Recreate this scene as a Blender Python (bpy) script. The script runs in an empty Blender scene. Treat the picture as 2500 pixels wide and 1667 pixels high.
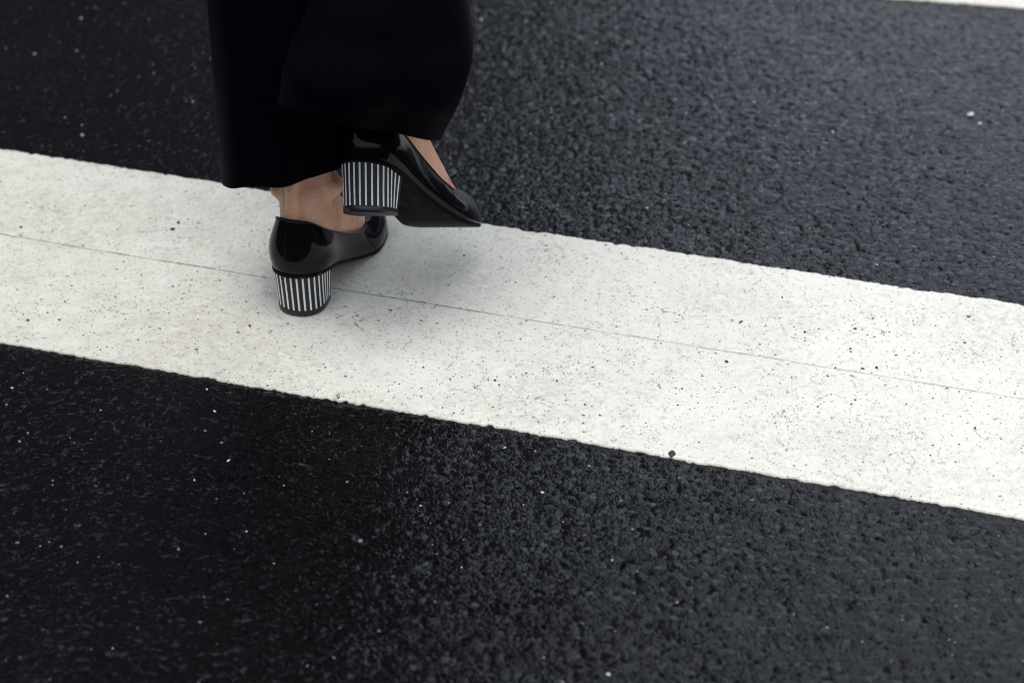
import bpy, bmesh, math, random
import numpy as np
from mathutils import Vector, Matrix, Euler

# ------------------------------------------------------------------ camera, sky, sun, exposure
scene = bpy.context.scene
col = scene.collection
R = math.radians

cam_d = bpy.data.cameras.new('camera')
cam_d.lens = 85.0
cam_d.sensor_width = 36.0
cam_d.clip_start = 0.05
cam_d.clip_end = 3000
cam_d.dof.use_dof = True
cam_d.dof.focus_distance = 2.31
cam_d.dof.aperture_fstop = 4.5
cam = bpy.data.objects.new('camera', cam_d)
cam.location = (0, 0, 1.284)
cam.rotation_euler = (R(90 - 32.7), 0, 0)
col.objects.link(cam)
scene.camera = cam

SUN_EL, SUN_AZ = 80.0, 205.0          # azimuth measured from straight ahead (+Y) towards the right (+X)
world = bpy.data.worlds.new('World')
scene.world = world
world.use_nodes = True
wn, wl = world.node_tree.nodes, world.node_tree.links
bg = wn['Background']
sky = wn.new('ShaderNodeTexSky')
sky.sky_type = 'NISHITA'
sky.sun_disc = False
sky.sun_elevation = R(SUN_EL)
sky.sun_rotation = R(SUN_AZ)
sky.air_density = 1.0
sky.dust_density = 6.0
sky.ozone_density = 1.5
hs = wn.new('ShaderNodeHueSaturation')
hs.inputs['Saturation'].default_value = 0.42
wl.new(sky.outputs[0], hs.inputs['Color'])
cloud = wn.new('ShaderNodeMix')
cloud.data_type = 'RGBA'
cloud.inputs[0].default_value = 0.72            # an even cloud deck covers most of the clear sky
cloud.inputs[7].default_value = (7.3, 8.05, 9.6, 1)
wl.new(hs.outputs[0], cloud.inputs[6])
wl.new(cloud.outputs[2], bg.inputs['Color'])
bg.inputs['Strength'].default_value = 0.15

sd = bpy.data.lights.new('sun', 'SUN')
sd.energy = 1.1
sd.angle = R(24)
sd.color = (1.0, 0.97, 0.92)
sun = bpy.data.objects.new('sun', sd)
_dir = Vector((math.sin(R(SUN_AZ)) * math.cos(R(SUN_EL)), math.cos(R(SUN_AZ)) * math.cos(R(SUN_EL)), math.sin(R(SUN_EL))))
sun.rotation_euler = _dir.to_track_quat('Z', 'Y').to_euler()
sun.location = _dir * 20
col.objects.link(sun)

vs = scene.view_settings
vs.view_transform = 'Standard'
vs.look = 'None'
vs.exposure = 0.12
vs.gamma = 1.0
vs.use_curve_mapping = False
scene.cycles.use_denoising = True
scene.cycles.denoiser = 'OPENIMAGEDENOISE'
scene.cycles.denoising_input_passes = 'RGB_ALBEDO_NORMAL'
scene.cycles.denoising_prefilter = 'ACCURATE'
scene.cycles.max_bounces = 8
scene.cycles.filter_width = 1.0

rng = np.random.default_rng(7)
random.seed(7)

# ------------------------------------------------------------------ helpers
def link(o, parent=None):
    col.objects.link(o)
    if parent is not None:
        o.parent = parent
    return o

def mesh_obj(name, verts, faces, mat, parent=None, smooth=True):
    me = bpy.data.meshes.new(name)
    me.from_pydata([tuple(map(float, v)) for v in verts], [], faces)
    me.update()
    if smooth:
        me.polygons.foreach_set('use_smooth', [True] * len(me.polygons))
    if mat is not None:
        me.materials.append(mat)
    return link(bpy.data.objects.new(name, me), parent)

def grid_mesh(name, V, mat, parent=None, closed_u=False):
    """V: (nu, nv, 3) array -> quad sheet (fast)"""
    nu, nv = V.shape[:2]
    iu = np.arange(nu if closed_u else nu - 1)
    a = (iu[:, None] * nv + np.arange(nv - 1)[None, :])
    b = (((iu + 1) % nu)[:, None] * nv + np.arange(nv - 1)[None, :])
    q = np.stack([a, b, b + 1, a + 1], -1).reshape(-1, 4)
    me = bpy.data.meshes.new(name)
    me.vertices.add(nu * nv)
    me.vertices.foreach_set('co', V.reshape(-1).astype(np.float32))
    me.loops.add(q.size)
    me.loops.foreach_set('vertex_index', q.reshape(-1).astype(np.int32))
    me.polygons.add(len(q))
    me.polygons.foreach_set('loop_start', (np.arange(len(q)) * 4).astype(np.int32))
    me.polygons.foreach_set('use_smooth', np.ones(len(q), dtype=bool))
    me.update(calc_edges=True)
    me.validate()
    if mat is not None:
        me.materials.append(mat)
    return link(bpy.data.objects.new(name, me), parent)

def tag(o, label=None, cat=None, group=None, kind=None):
    for k, v in (('label', label), ('category', cat), ('group', group), ('kind', kind)):
        if v:
            o[k] = v
    return o

def new_mat(name):
    m = bpy.data.materials.new(name)
    m.use_nodes = True
    nt = m.node_tree
    return m, nt.nodes, nt.links, nt.nodes['Principled BSDF']

def pos_node(N, L, scale=None):
    t = N.new('ShaderNodeTexCoord')
    if scale is None:
        return t.outputs['Object']
    mp = N.new('ShaderNodeMapping')
    mp.inputs['Scale'].default_value = scale
    L.new(t.outputs['Object'], mp.inputs['Vector'])
    return mp.outputs[0]

def noise(N, L, vec, scale, detail=3, rough=0.5):
    n = N.new('ShaderNodeTexNoise')
    n.inputs['Scale'].default_value = scale
    n.inputs['Detail'].default_value = detail
    n.inputs['Roughness'].default_value = rough
    L.new(vec, n.inputs['Vector'])
    return n.outputs['Fac']

def voronoi(N, L, vec, scale, feature='F1', rand=1.0):
    n = N.new('ShaderNodeTexVoronoi')
    n.feature = feature
    n.inputs['Scale'].default_value = scale
    n.inputs['Randomness'].default_value = rand
    L.new(vec, n.inputs['Vector'])
    return n

def ramp(N, L, val, stops):
    r = N.new('ShaderNodeValToRGB')
    e = r.color_ramp.elements
    while len(e) < len(stops):
        e.new(0.5)
    for el, (p, c) in zip(e, stops):
        el.position = p
        el.color = (c, c, c, 1) if not hasattr(c, '__len__') else (*c, 1)
    L.new(val, r.inputs[0])
    return r.outputs[0]

def math_n(N, L, op, a, b=None):
    n = N.new('ShaderNodeMath')
    n.operation = op
    for i, v in enumerate((a, b)):
        if v is None:
            continue
        if isinstance(v, (int, float)):
            n.inputs[i].default_value = v
        else:
            L.new(v, n.inputs[i])
    return n.outputs[0]

def mix(N, L, fac, a, b):
    n = N.new('ShaderNodeMix')
    n.data_type = 'RGBA'
    if isinstance(fac, (int, float)):
        n.inputs[0].default_value = fac
    else:
        L.new(fac, n.inputs[0])
    for i, v in ((6, a), (7, b)):
        if hasattr(v, '__len__'):
            n.inputs[i].default_value = (*v, 1)
        else:
            L.new(v, n.inputs[i])
    return n.outputs[2]

def bump(N, L, h, dist, strength=1.0, normal=None):
    b = N.new('ShaderNodeBump')
    b.inputs['Distance'].default_value = dist
    b.inputs['Strength'].default_value = strength
    L.new(h, b.inputs['Height'])
    if normal is not None:
        L.new(normal, b.inputs['Normal'])
    return b.outputs[0]

# ------------------------------------------------------------------ materials
def asphalt_material():
    m, N, L, P = new_mat('wet_asphalt')
    v = pos_node(N, L)
    big = noise(N, L, v, 2.6, 4, 0.6)
    base = mix(N, L, ramp(N, L, big, [(0.3, 0.0), (0.7, 1.0)]), (0.0014, 0.0014, 0.0016), (0.0032, 0.0031, 0.0031))
    # single aggregate stones of slightly differing colour
    vc = voronoi(N, L, v, 170)
    sep = N.new('ShaderNodeSeparateColor')
    L.new(vc.outputs['Color'], sep.inputs[0])
    stone = ramp(N, L, sep.outputs[0], [(0.80, 0.0), (1.0, 1.0)])
    inside = ramp(N, L, vc.outputs['Distance'], [(0.25, 1.0), (0.45, 0.0)])
    sc = mix(N, L, sep.outputs[1], (0.030, 0.024, 0.020), (0.016, 0.019, 0.024))
    base = mix(N, L, math_n(N, L, 'MULTIPLY', math_n(N, L, 'MULTIPLY', stone, inside), 0.7), base, sc)
    L.new(base, P.inputs['Base Color'])
    wet = noise(N, L, v, 9.0, 3, 0.55)
    rg = N.new('ShaderNodeMapRange')
    rg.inputs['From Min'].default_value = 0.3
    rg.inputs['From Max'].default_value = 0.7
    rg.inputs['To Min'].default_value = 0.05
    rg.inputs['To Max'].default_value = 0.12
    L.new(wet, rg.inputs['Value'])
    L.new(rg.outputs[0], P.inputs['Roughness'])
    P.inputs['IOR'].default_value = 1.37
    # stones: flat topped cells, each tilted its own way, with gaps between (heights in metres)
    def stones(scale, tilt, gap):
        c = voronoi(N, L, v, scale)
        e = voronoi(N, L, v, scale, 'DISTANCE_TO_EDGE')
        loc = N.new('ShaderNodeVectorMath'); loc.operation = 'SUBTRACT'
        L.new(v, loc.inputs[0]); L.new(c.outputs['Position'], loc.inputs[1])
        ctr = N.new('ShaderNodeVectorMath'); ctr.operation = 'SUBTRACT'
        L.new(c.outputs['Color'], ctr.inputs[0]); ctr.inputs[1].default_value = (0.5, 0.5, 0.5)
        # most stones lie nearly level, a few stick up at an angle
        sq = N.new('ShaderNodeVectorMath'); sq.operation = 'MULTIPLY'
        L.new(ctr.outputs[0], sq.inputs[0]); L.new(ctr.outputs[0], sq.inputs[1])
        cu = N.new('ShaderNodeVectorMath'); cu.operation = 'MULTIPLY'
        L.new(sq.outputs[0], cu.inputs[0]); L.new(ctr.outputs[0], cu.inputs[1])
        dt = N.new('ShaderNodeVectorMath'); dt.operation = 'DOT_PRODUCT'
        L.new(loc.outputs[0], dt.inputs[0]); L.new(cu.outputs[0], dt.inputs[1])
        top = math_n(N, L, 'MULTIPLY', dt.outputs['Value'], tilt)
        g = ramp(N, L, e.outputs['Distance'], [(0.02, 0.0), (0.22, 1.0)])
        return math_n(N, L, 'ADD', top, math_n(N, L, 'MULTIPLY', g, gap))
    h = math_n(N, L, 'ADD', stones(185, 1.35, 0.00016), stones(430, 0.7, 0.00004))
    h = math_n(N, L, 'ADD', h, math_n(N, L, 'MULTIPLY', noise(N, L, v, 650, 2, 0.5), 0.00005))
    L.new(bump(N, L, h, 1.0, 1.0), P.inputs['Normal'])
    return m

def paint_material():
    m, N, L, P = new_mat('white_road_paint')
    v = pos_node(N, L)
    grain = noise(N, L, v, 500, 3, 0.65)
    c = mix(N, L, ramp(N, L, grain, [(0.35, 0.0), (0.65, 1.0)]), (0.73, 0.70, 0.61), (0.85, 0.82, 0.725))
    # broad grime, warm brown in patches
    g1 = noise(N, L, v, 5.0, 5, 0.62)
    g2 = noise(N, L, v, 130, 4, 0.7)
    grime = math_n(N, L, 'MULTIPLY', ramp(N, L, g1, [(0.42, 0.0), (0.64, 1.0)]), ramp(N, L, g2, [(0.40, 0.0), (0.64, 1.0)]))
    c = mix(N, L, math_n(N, L, 'MULTIPLY', grime, 0.42), c, (0.36, 0.31, 0.22))
    # duller, darker tone towards the left of the bar, broken up by noise
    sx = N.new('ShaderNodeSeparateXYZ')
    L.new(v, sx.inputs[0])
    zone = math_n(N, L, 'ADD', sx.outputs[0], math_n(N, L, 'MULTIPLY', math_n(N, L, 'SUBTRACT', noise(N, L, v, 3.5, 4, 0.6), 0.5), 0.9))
    left_fade = ramp(N, L, math_n(N, L, 'ADD', math_n(N, L, 'MULTIPLY', zone, 0.7), 0.5), [(0.30, 1.0), (0.74, 0.0)])
    left_tone = math_n(N, L, 'MULTIPLY', left_fade, ramp(N, L, noise(N, L, v, 40, 5, 0.7), [(0.25, 0.35), (0.75, 1.0)]))
    c = mix(N, L, math_n(N, L, 'MULTIPLY', left_tone, 0.62), c, (0.42, 0.40, 0.32))
    # mottled grey where the tread has scuffed
    s1 = noise(N, L, v, 210, 4, 0.7)
    s2 = noise(N, L, v, 8.0, 3, 0.55)
    scuff = math_n(N, L, 'MULTIPLY', ramp(N, L, s1, [(0.54, 0.0), (0.68, 1.0)]), ramp(N, L, s2, [(0.30, 0.30), (0.65, 1.0)]))
    c = mix(N, L, math_n(N, L, 'MULTIPLY', scuff, 0.62), c, (0.20, 0.195, 0.17))
    # pinholes: three sizes
    dens = noise(N, L, v, 11, 3, 0.6)
    for sca, thr, rad, depth in ((85, 0.94, 0.13, 0.95), (190, 0.87, 0.20, 0.9), (380, 0.75, 0.27, 0.75)):
        warp = N.new('ShaderNodeVectorMath')
        warp.operation = 'MULTIPLY_ADD'
        nn = N.new('ShaderNodeTexNoise')
        nn.inputs['Scale'].default_value = sca * 2.2
        L.new(v, nn.inputs['Vector'])
        L.new(nn.outputs['Color'], warp.inputs[0])
        warp.inputs[1].default_value = (0.5 / sca,) * 3
        L.new(v, warp.inputs[2])
        vv = voronoi(N, L, warp.outputs[0], sca)
        sp = N.new('ShaderNodeSeparateColor')
        L.new(vv.outputs['Color'], sp.inputs[0])
        pick = math_n(N, L, 'GREATER_THAN', math_n(N, L, 'ADD', sp.outputs[0], math_n(N, L, 'MULTIPLY', math_n(N, L, 'SUBTRACT', dens, 0.5), 0.35)), thr)
        size = math_n(N, L, 'MULTIPLY', math_n(N, L, 'ADD', sp.outputs[1], 0.35), rad)
        hole = math_n(N, L, 'MULTIPLY', pick, math_n(N, L, 'LESS_THAN', vv.outputs['Distance'], size))
        c = mix(N, L, math_n(N, L, 'MULTIPLY', hole, depth), c, (0.022, 0.022, 0.02))
    # hairline cracks in patches
    w2 = N.new('ShaderNodeVectorMath')
    w2.operation = 'MULTIPLY_ADD'
    n2 = N.new('ShaderNodeTexNoise')
    n2.inputs['Scale'].default_value = 60
    n2.inputs['Detail'].default_value = 4
    L.new(v, n2.inputs['Vector'])
    L.new(n2.outputs['Color'], w2.inputs[0])
    w2.inputs[1].default_value = (0.03,) * 3
    L.new(v, w2.inputs[2])
    ve = voronoi(N, L, w2.outputs[0], 42, 'DISTANCE_TO_EDGE')
    line = math_n(N, L, 'LESS_THAN', ve.outputs['Distance'], 0.016)
    msk = ramp(N, L, noise(N, L, v, 13, 3, 0.6), [(0.54, 0.0), (0.62, 1.0)])
    brk = ramp(N, L, noise(N, L, v, 90, 2, 0.5), [(0.48, 0.0), (0.56, 1.0)])
    crack = math_n(N, L, 'MULTIPLY', math_n(N, L, 'MULTIPLY', line, msk), brk)
    c = mix(N, L, math_n(N, L, 'MULTIPLY', crack, 0.8), c, (0.05, 0.05, 0.045))
    # a few rusty fleck stains
    vr = voronoi(N, L, v, 9)
    sr = N.new('ShaderNodeSeparateColor')
    L.new(vr.outputs['Color'], sr.inputs[0])
    rust = math_n(N, L, 'MULTIPLY', math_n(N, L, 'GREATER_THAN', sr.outputs[2], 0.72),
                  math_n(N, L, 'MULTIPLY', ramp(N, L, vr.outputs['Distance'], [(0.03, 1.0), (0.09, 0.0)]),
                         ramp(N, L, noise(N, L, v, 260, 3, 0.6), [(0.5, 0.0), (0.56, 1.0)])))
    c = mix(N, L, math_n(N, L, 'MULTIPLY', rust, 0.6), c, (0.50, 0.30, 0.10))
    L.new(c, P.inputs['Base Color'])
    P.inputs['Roughness'].default_value = 0.55
    P.inputs['Specular IOR Level'].default_value = 0.3
    h = math_n(N, L, 'ADD', math_n(N, L, 'MULTIPLY', s1, 0.6), grain)
    L.new(bump(N, L, h, 0.0006, 0.6), P.inputs['Normal'])
    return m

def patent_material():
    m, N, L, P = new_mat('black_patent_leather')
    v = pos_node(N, L)
    P.inputs['Base Color'].default_value = (0.0035, 0.0035, 0.004, 1)
    P.inputs['Roughness'].default_value = 0.10
    P.inputs['IOR'].default_value = 1.25
    w = noise(N, L, v, 28, 3, 0.5)
    f = noise(N, L, v, 900, 2, 0.5)
    b1 = bump(N, L, w, 0.003, 0.14)
    L.new(bump(N, L, f, 0.0002, 0.15, b1), P.inputs['Normal'])
    rr = ramp(N, L, noise(N, L, v, 60, 4, 0.6), [(0.35, 0.05), (0.75, 0.12)])
    L.new(rr, P.inputs['Roughness'])
    return m

def simple_mat(name, color, rough, noise_scale=60, var=0.15, bump_d=0.0, spec=0.5, bscale=None):
    m, N, L, P = new_mat(name)
    v = pos_node(N, L)
    n = noise(N, L, v, noise_scale, 4, 0.6)
    dark = tuple(c * (1 - var) for c in color)
    lite = tuple(min(1, c * (1 + var)) for c in color)
    L.new(mix(N, L, n, dark, lite), P.inputs['Base Color'])
    P.inputs['Roughness'].default_value = rough
    P.inputs['Specular IOR Level'].default_value = spec
    if bump_d:
        L.new(bump(N, L, noise(N, L, v, bscale or noise_scale * 4, 3, 0.6), bump_d, 0.7), P.inputs['Normal'])
    return m

def skin_material():
    m, N, L, P = new_mat('skin')
    v = pos_node(N, L)
    n1 = noise(N, L, v, 22, 4, 0.6)
    n2 = noise(N, L, v, 240, 3, 0.6)
    c = mix(N, L, ramp(N, L, n1, [(0.35, 0.0), (0.65, 1.0)]), (0.69, 0.36, 0.22), (0.79, 0.49, 0.345))
    c = mix(N, L, math_n(N, L, 'MULTIPLY', ramp(N, L, n2, [(0.5, 0.0), (0.75, 1.0)]), 0.25), c, (0.52, 0.25, 0.17))
    red = ramp(N, L, noise(N, L, v, 38, 3, 0.55), [(0.50, 0.0), (0.66, 1.0)])
    c = mix(N, L, math_n(N, L, 'MULTIPLY', red, 0.5), c, (0.58, 0.20, 0.12))
    L.new(c, P.inputs['Base Color'])
    P.inputs['Roughness'].default_value = 0.48
    P.inputs['Subsurface Weight'].default_value = 0.12
    P.inputs['Subsurface Radius'].default_value = (0.008, 0.003, 0.0015)
    P.inputs['Subsurface Scale'].default_value = 0.6
    wv = pos_node(N, L, (1, 1, 6))
    cr = noise(N, L, wv, 70, 4, 0.6)
    wt = N.new('ShaderNodeTexWave')
    wt.bands_direction = 'Z'
    wt.inputs['Scale'].default_value = 75
    wt.inputs['Distortion'].default_value = 5
    wt.inputs['Detail'].default_value = 3
    wt.inputs['Detail Scale'].default_value = 1.5
    L.new(v, wt.inputs['Vector'])
    cmask = ramp(N, L, noise(N, L, v, 26, 2, 0.5), [(0.45, 0.0), (0.62, 1.0)])
    crease = math_n(N, L, 'MULTIPLY', ramp(N, L, wt.outputs['Fac'], [(0.0, 0.0), (0.25, 1.0)]), cmask)
    b0 = bump(N, L, crease, 0.0009, 0.5)
    b1 = bump(N, L, cr, 0.0022, 0.5, b0)
    L.new(bump(N, L, noise(N, L, v, 700, 2, 0.5), 0.0003, 0.5, b1), P.inputs['Normal'])
    return m

def ribbed_fabric(name, color, scale):
    m, N, L, P = new_mat(name)
    v = pos_node(N, L)
    w = N.new('ShaderNodeTexWave')
    w.bands_direction = 'Z'
    w.inputs['Scale'].default_value = scale
    w.inputs['Distortion'].default_value = 1.5
    w.inputs['Detail'].default_value = 2
    L.new(v, w.inputs['Vector'])
    n = noise(N, L, v, 300, 3, 0.6)
    L.new(mix(N, L, n, tuple(c * 0.8 for c in color), tuple(min(1, c * 1.15) for c in color)), P.inputs['Base Color'])
    P.inputs['Roughness'].default_value = 0.6
    L.new(bump(N, L, w.outputs['Fac'], 0.0002, 0.5), P.inputs['Normal'])
    return m

def trouser_material():
    m, N, L, P = new_mat('dark_navy_cloth')
    v = pos_node(N, L)
    n = noise(N, L, v, 7, 3, 0.5)
    L.new(mix(N, L, n, (0.0009, 0.0010, 0.0021), (0.0014, 0.0016, 0.0036)), P.inputs['Base Color'])
    P.inputs['Roughness'].default_value = 0.65
    P.inputs['Specular IOR Level'].default_value = 0.02
    P.inputs['Sheen Weight'].default_value = 0.004
    P.inputs['Sheen Tint'].default_value = (0.4, 0.5, 0.9, 1)
    b = bump(N, L, noise(N, L, v, 30, 3, 0.5), 0.004, 0.3)
    L.new(bump(N, L, noise(N, L, v, 1400, 2, 0.5), 0.0003, 0.4, b), P.inputs['Normal'])
    return m

M_asphalt = asphalt_material()
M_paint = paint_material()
M_patent = patent_material()
M_skin = skin_material()
M_trouser = trouser_material()
M_heel = ribbed_fabric('black_ribbed_fabric', (0.010, 0.009, 0.010), 500)
M_stripe = ribbed_fabric('white_woven_ribbon', (0.90, 0.90, 0.88), 420)
def sole_material():
    m, N, L, P = new_mat('worn_black_sole')
    v = pos_node(N, L)
    c = mix(N, L, noise(N, L, v, 60, 4, 0.6), (0.0022, 0.0021, 0.0020), (0.006, 0.0057, 0.0054))
    d = math_n(N, L, 'MULTIPLY', ramp(N, L, noise(N, L, v, 30, 4, 0.6), [(0.50, 0.0), (0.68, 1.0)]), ramp(N, L, noise(N, L, v, 320, 3, 0.7), [(0.45, 0.0), (0.65, 1.0)]))
    c = mix(N, L, math_n(N, L, 'MULTIPLY', d, 0.7), c, (0.07, 0.06, 0.045))
    ds = N.new('ShaderNodeVectorMath'); ds.operation = 'DISTANCE'        # leather worn bare at the tip of the raised toe
    L.new(v, ds.inputs[0]); ds.inputs[1].default_value = (-0.045, 2.165, 0.035)
    toe = math_n(N, L, 'MULTIPLY', ramp(N, L, ds.outputs['Value'], [(0.008, 1.0), (0.042, 0.0)]), ramp(N, L, noise(N, L, v, 140, 4, 0.7), [(0.38, 0.15), (0.60, 1.0)]))
    c = mix(N, L, math_n(N, L, 'MULTIPLY', toe, 0.8), c, (0.15, 0.11, 0.075))
    L.new(c, P.inputs['Base Color'])
    P.inputs['Roughness'].default_value = 0.5
    P.inputs['Specular IOR Level'].default_value = 0.05
    sv = pos_node(N, L, (1.0, 6.0, 1.0))
    L.new(bump(N, L, noise(N, L, sv, 160, 3, 0.6), 0.0006, 0.5), P.inputs['Normal'])
    return m
M_sole = sole_material()
M_dirt = simple_mat('dark_seam_dirt', (0.20, 0.19, 0.16), 0.8, 120, 0.7, 0.0003)
M_rubber = simple_mat('black_rubber', (0.008, 0.008, 0.008), 0.35, 200, 0.3, 0.0002)
M_thread = simple_mat('dark_thread', (0.012, 0.012, 0.013), 0.7, 300, 0.3, 0.0, 0.05)
M_chip = {
    'pale': simple_mat('pale_quartz_chip', (0.55, 0.53, 0.49), 0.35, 400, 0.2, 0.0003),
    'tan': simple_mat('tan_chip', (0.30, 0.23, 0.17), 0.35, 400, 0.25, 0.0003),
    'grey': simple_mat('grey_chip', (0.16, 0.165, 0.175), 0.3, 400, 0.25, 0.0003),
    'black': simple_mat('black_grit', (0.018, 0.018, 0.018), 0.5, 400, 0.3, 0.0003),
}
M_coat = simple_mat('black_coat_cloth', (0.006, 0.006, 0.008), 0.85, 80, 0.3, 0.0005, 0.15)
M_hair = simple_mat('dark_brown_hair', (0.03, 0.018, 0.011), 0.5, 200, 0.4, 0.001)

# ------------------------------------------------------------------ asphalt: one sheet, stones modelled where the camera is near
def hash2(ix, iy, k):
    h = (ix.astype(np.int64) * 374761393 + iy.astype(np.int64) * 668265263 + k * 974711) & 0x7fffffff
    h = ((h ^ (h >> 13)) * 1274126177) & 0x7fffffff
    h = h ^ (h >> 16)
    return (h & 0xffff) / 65535.0

def worley(x, y, cell, seed):
    gx, gy = np.floor(x / cell), np.floor(y / cell)
    f1 = np.full(x.shape, 9.0); f2 = np.full(x.shape, 9.0)
    rid = np.zeros(x.shape); dx1 = np.zeros(x.shape); dy1 = np.zeros(x.shape); rid2 = np.zeros(x.shape)
    for i in (-1, 0, 1):
        for j in (-1, 0, 1):
            cx, cy = gx + i, gy + j
            px = (cx + hash2(cx, cy, seed)) ; py = (cy + hash2(cx, cy, seed + 1))
            dx, dy = x / cell - px, y / cell - py
            d = np.sqrt(dx * dx + dy * dy)
            r = hash2(cx, cy, seed + 2)
            near = d < f1
            f2 = np.where(near, f1, np.minimum(f2, d))
            rid = np.where(near, r, rid); rid2 = np.where(near, hash2(cx, cy, seed + 3), rid2)
            dx1 = np.where(near, dx, dx1); dy1 = np.where(near, dy, dy1)
            f1 = np.where(near, d, f1)
    return f1, f2, rid, rid2, dx1, dy1

def vnoise(x, y, cell, seed):
    gx, gy = np.floor(x / cell), np.floor(y / cell)
    fx, fy = x / cell - gx, y / cell - gy
    fx = fx * fx * (3 - 2 * fx); fy = fy * fy * (3 - 2 * fy)
    a, b = hash2(gx, gy, seed), hash2(gx + 1, gy, seed)
    c, d = hash2(gx, gy + 1, seed), hash2(gx + 1, gy + 1, seed)
    return (a * (1 - fx) + b * fx) * (1 - fy) + (c * (1 - fx) + d * fx) * fy

def sstep(v, a, b):
    t = np.clip((v - a) / (b - a), 0, 1)
    return t * t * (3 - 2 * t)

def asphalt_height(x, y):
    f1, f2, r, r2, dx, dy = worley(x, y, 0.0062, 11)
    stone = sstep(f2 - f1, 0.0, 0.40)
    h = stone * (0.00008 + 0.00032 * r * r) + (dx * (r - 0.5) + dy * (r2 - 0.5)) * 0.0004 * stone
    g1, g2, q, _, _, _ = worley(x + 3.1, y + 1.7, 0.0036, 31)
    h += sstep(g2 - g1, 0, 0.5) * 0.00006 * (0.4 + q)
    pit = sstep(vnoise(x, y, 0.0062, 51), 0.70, 0.90) * 0.0007
    h -= pit
    h += (vnoise(x, y, 0.05, 61) - 0.5) * 0.0008 + (vnoise(x, y, 0.35, 71) - 0.5) * 0.002
    return h

def axis(lo, hi, step, far):
    core = np.arange(lo, hi + step, step)
    def tail(start, sign):
        out, s, p = [], step, start
        while abs(p - start) < far:
            s *= 1.16
            p += sign * s
            out.append(p)
        return out
    return np.array(tail(lo, -1)[::-1] + core.tolist() + tail(core[-1], 1))

ax = axis(-0.80, 0.82, 0.0021, 900.0)
ay = axis(1.44, 3.02, 0.0021, 900.0)
GX, GY = np.meshgrid(ax, ay, indexing='ij')
edge = np.maximum(np.maximum(-0.80 - GX, GX - 0.82), np.maximum(1.44 - GY, GY - 3.02))
fade = 1 - sstep(edge, 0.0, 0.05)
GZ = asphalt_height(GX, GY) * fade
road = grid_mesh('road', np.stack([GX, GY, GZ], -1), M_asphalt)
tag(road, kind='structure', label='wet black asphalt road with coarse glossy grain')

# ------------------------------------------------------------------ crossing stripes
def ragged(u, seed, amp=1.0):
    return 0.75 * amp * ((vnoise(u, u * 0, 0.006, seed) - 0.5) * 0.0019 + (vnoise(u, u * 0, 0.0028, seed + 5) - 0.5) * 0.0026
                  + (vnoise(u, u * 0, 0.03, seed + 9) - 0.5) * 0.0024 + sstep(vnoise(u, u * 0, 0.009, seed + 13), 0.78, 0.95) * 0.003)

def tape(parent, origin, ang, v0, v1, u0, u1, fine, rag0, rag1, seed, core=(-0.75, 0.85)):
    """one strip of marking tape; u along the stripe, v across, thickness about 2 mm"""
    d = np.array([math.cos(ang), math.sin(ang)]); n = np.array([-d[1], d[0]])
    c0, c1 = max(u0, core[0]), min(u1, core[1])
    us = np.concatenate([np.linspace(u0, c0, 40)[:-1] if u0 < c0 else [], np.arange(c0, c1, fine), np.linspace(c1, u1, 40)])
    nv = int((v1 - v0) / fine) + 2
    t = np.linspace(0, 1, nv)
    e0 = v0 + ragged(us, seed, rag0); e1 = v1 - ragged(us, seed + 100, rag1)
    Vv = e0[:, None] * (1 - t) + e1[:, None] * t
    Uu = np.repeat(us[:, None], nv, 1)
    X = origin[0] + Uu * d[0] + Vv * n[0]; Y = origin[1] + Uu * d[1] + Vv * n[1]
    inner = np.minimum(Vv - e0[:, None], e1[:, None] - Vv)
    big = (vnoise(X, Y, 0.05, 61) - 0.5) * 0.0008 + (vnoise(X, Y, 0.35, 71) - 0.5) * 0.002
    f1, f2, r, _, _, _ = worley(X, Y, 0.0075, 11)
    Z = big + 0.0022 + sstep(f2 - f1, 0, 0.6) * 0.00025 * r + (vnoise(X, Y, 0.004, 81) - 0.5) * 0.0003
    inner = np.where(rag0 > rag1, Vv - e0[:, None], e1[:, None] - Vv)
    Z -= sstep(0.0022 - inner, 0, 0.0022) * 0.0003
    V = np.stack([X, Y, Z], -1)
    lo = V[:, :1].copy(); lo[..., 2] = -0.002; hi = V[:, -1:].copy(); hi[..., 2] = -0.002
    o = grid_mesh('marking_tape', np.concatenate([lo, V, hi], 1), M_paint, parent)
    return o

def stripe(origin, ang, width, seam, u0, u1, seed, fine=0.0026, core=(-0.75, 0.85)):
    e = bpy.data.objects.new('crosswalk_stripe', None)
    link(e)
    tag(e, kind='structure')
    tape(e, origin, ang, 0.0, seam - 0.00015, u0, u1, fine, 1.0, 0.25, seed, core)
    tape(e, origin, ang, seam + 0.00015, width, u0, u1, fine, 0.25, 1.0, seed + 40, core)
    d = np.array([math.cos(ang), math.sin(ang)]); n = np.array([-d[1], d[0]])
    us = np.concatenate([np.linspace(u0, core[0], 20)[:-1], np.arange(core[0], core[1], 0.003), np.linspace(core[1], u1, 20)])
    hw = np.maximum(0.00004, (-0.0002 + 0.0008 * vnoise(us, us * 0, 0.03, seed + 77) + 0.0006 * vnoise(us, us * 0, 0.007, seed + 78)) * (1.0 - 0.75 * sstep(us, -0.8, -0.25)))
    rows = []
    for sgn in (-1, 1):
        p = origin[None] + us[:, None] * d + (seam + sgn * hw + 0.0012 * (vnoise(us, us * 0, 0.05, seed + 79) - 0.5) + 0.0006 * (vnoise(us, us * 0, 0.012, seed + 80) - 0.5))[:, None] * n
        zz = (vnoise(p[:, 0], p[:, 1], 0.05, 61) - 0.5) * 0.0008 + (vnoise(p[:, 0], p[:, 1], 0.35, 71) - 0.5) * 0.002 + 0.00235
        rows.append(np.column_stack([p, zz]))
    grid_mesh('seam_dirt', np.stack(rows, 1)[:, ::-1], M_dirt, e)
    return e

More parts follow.
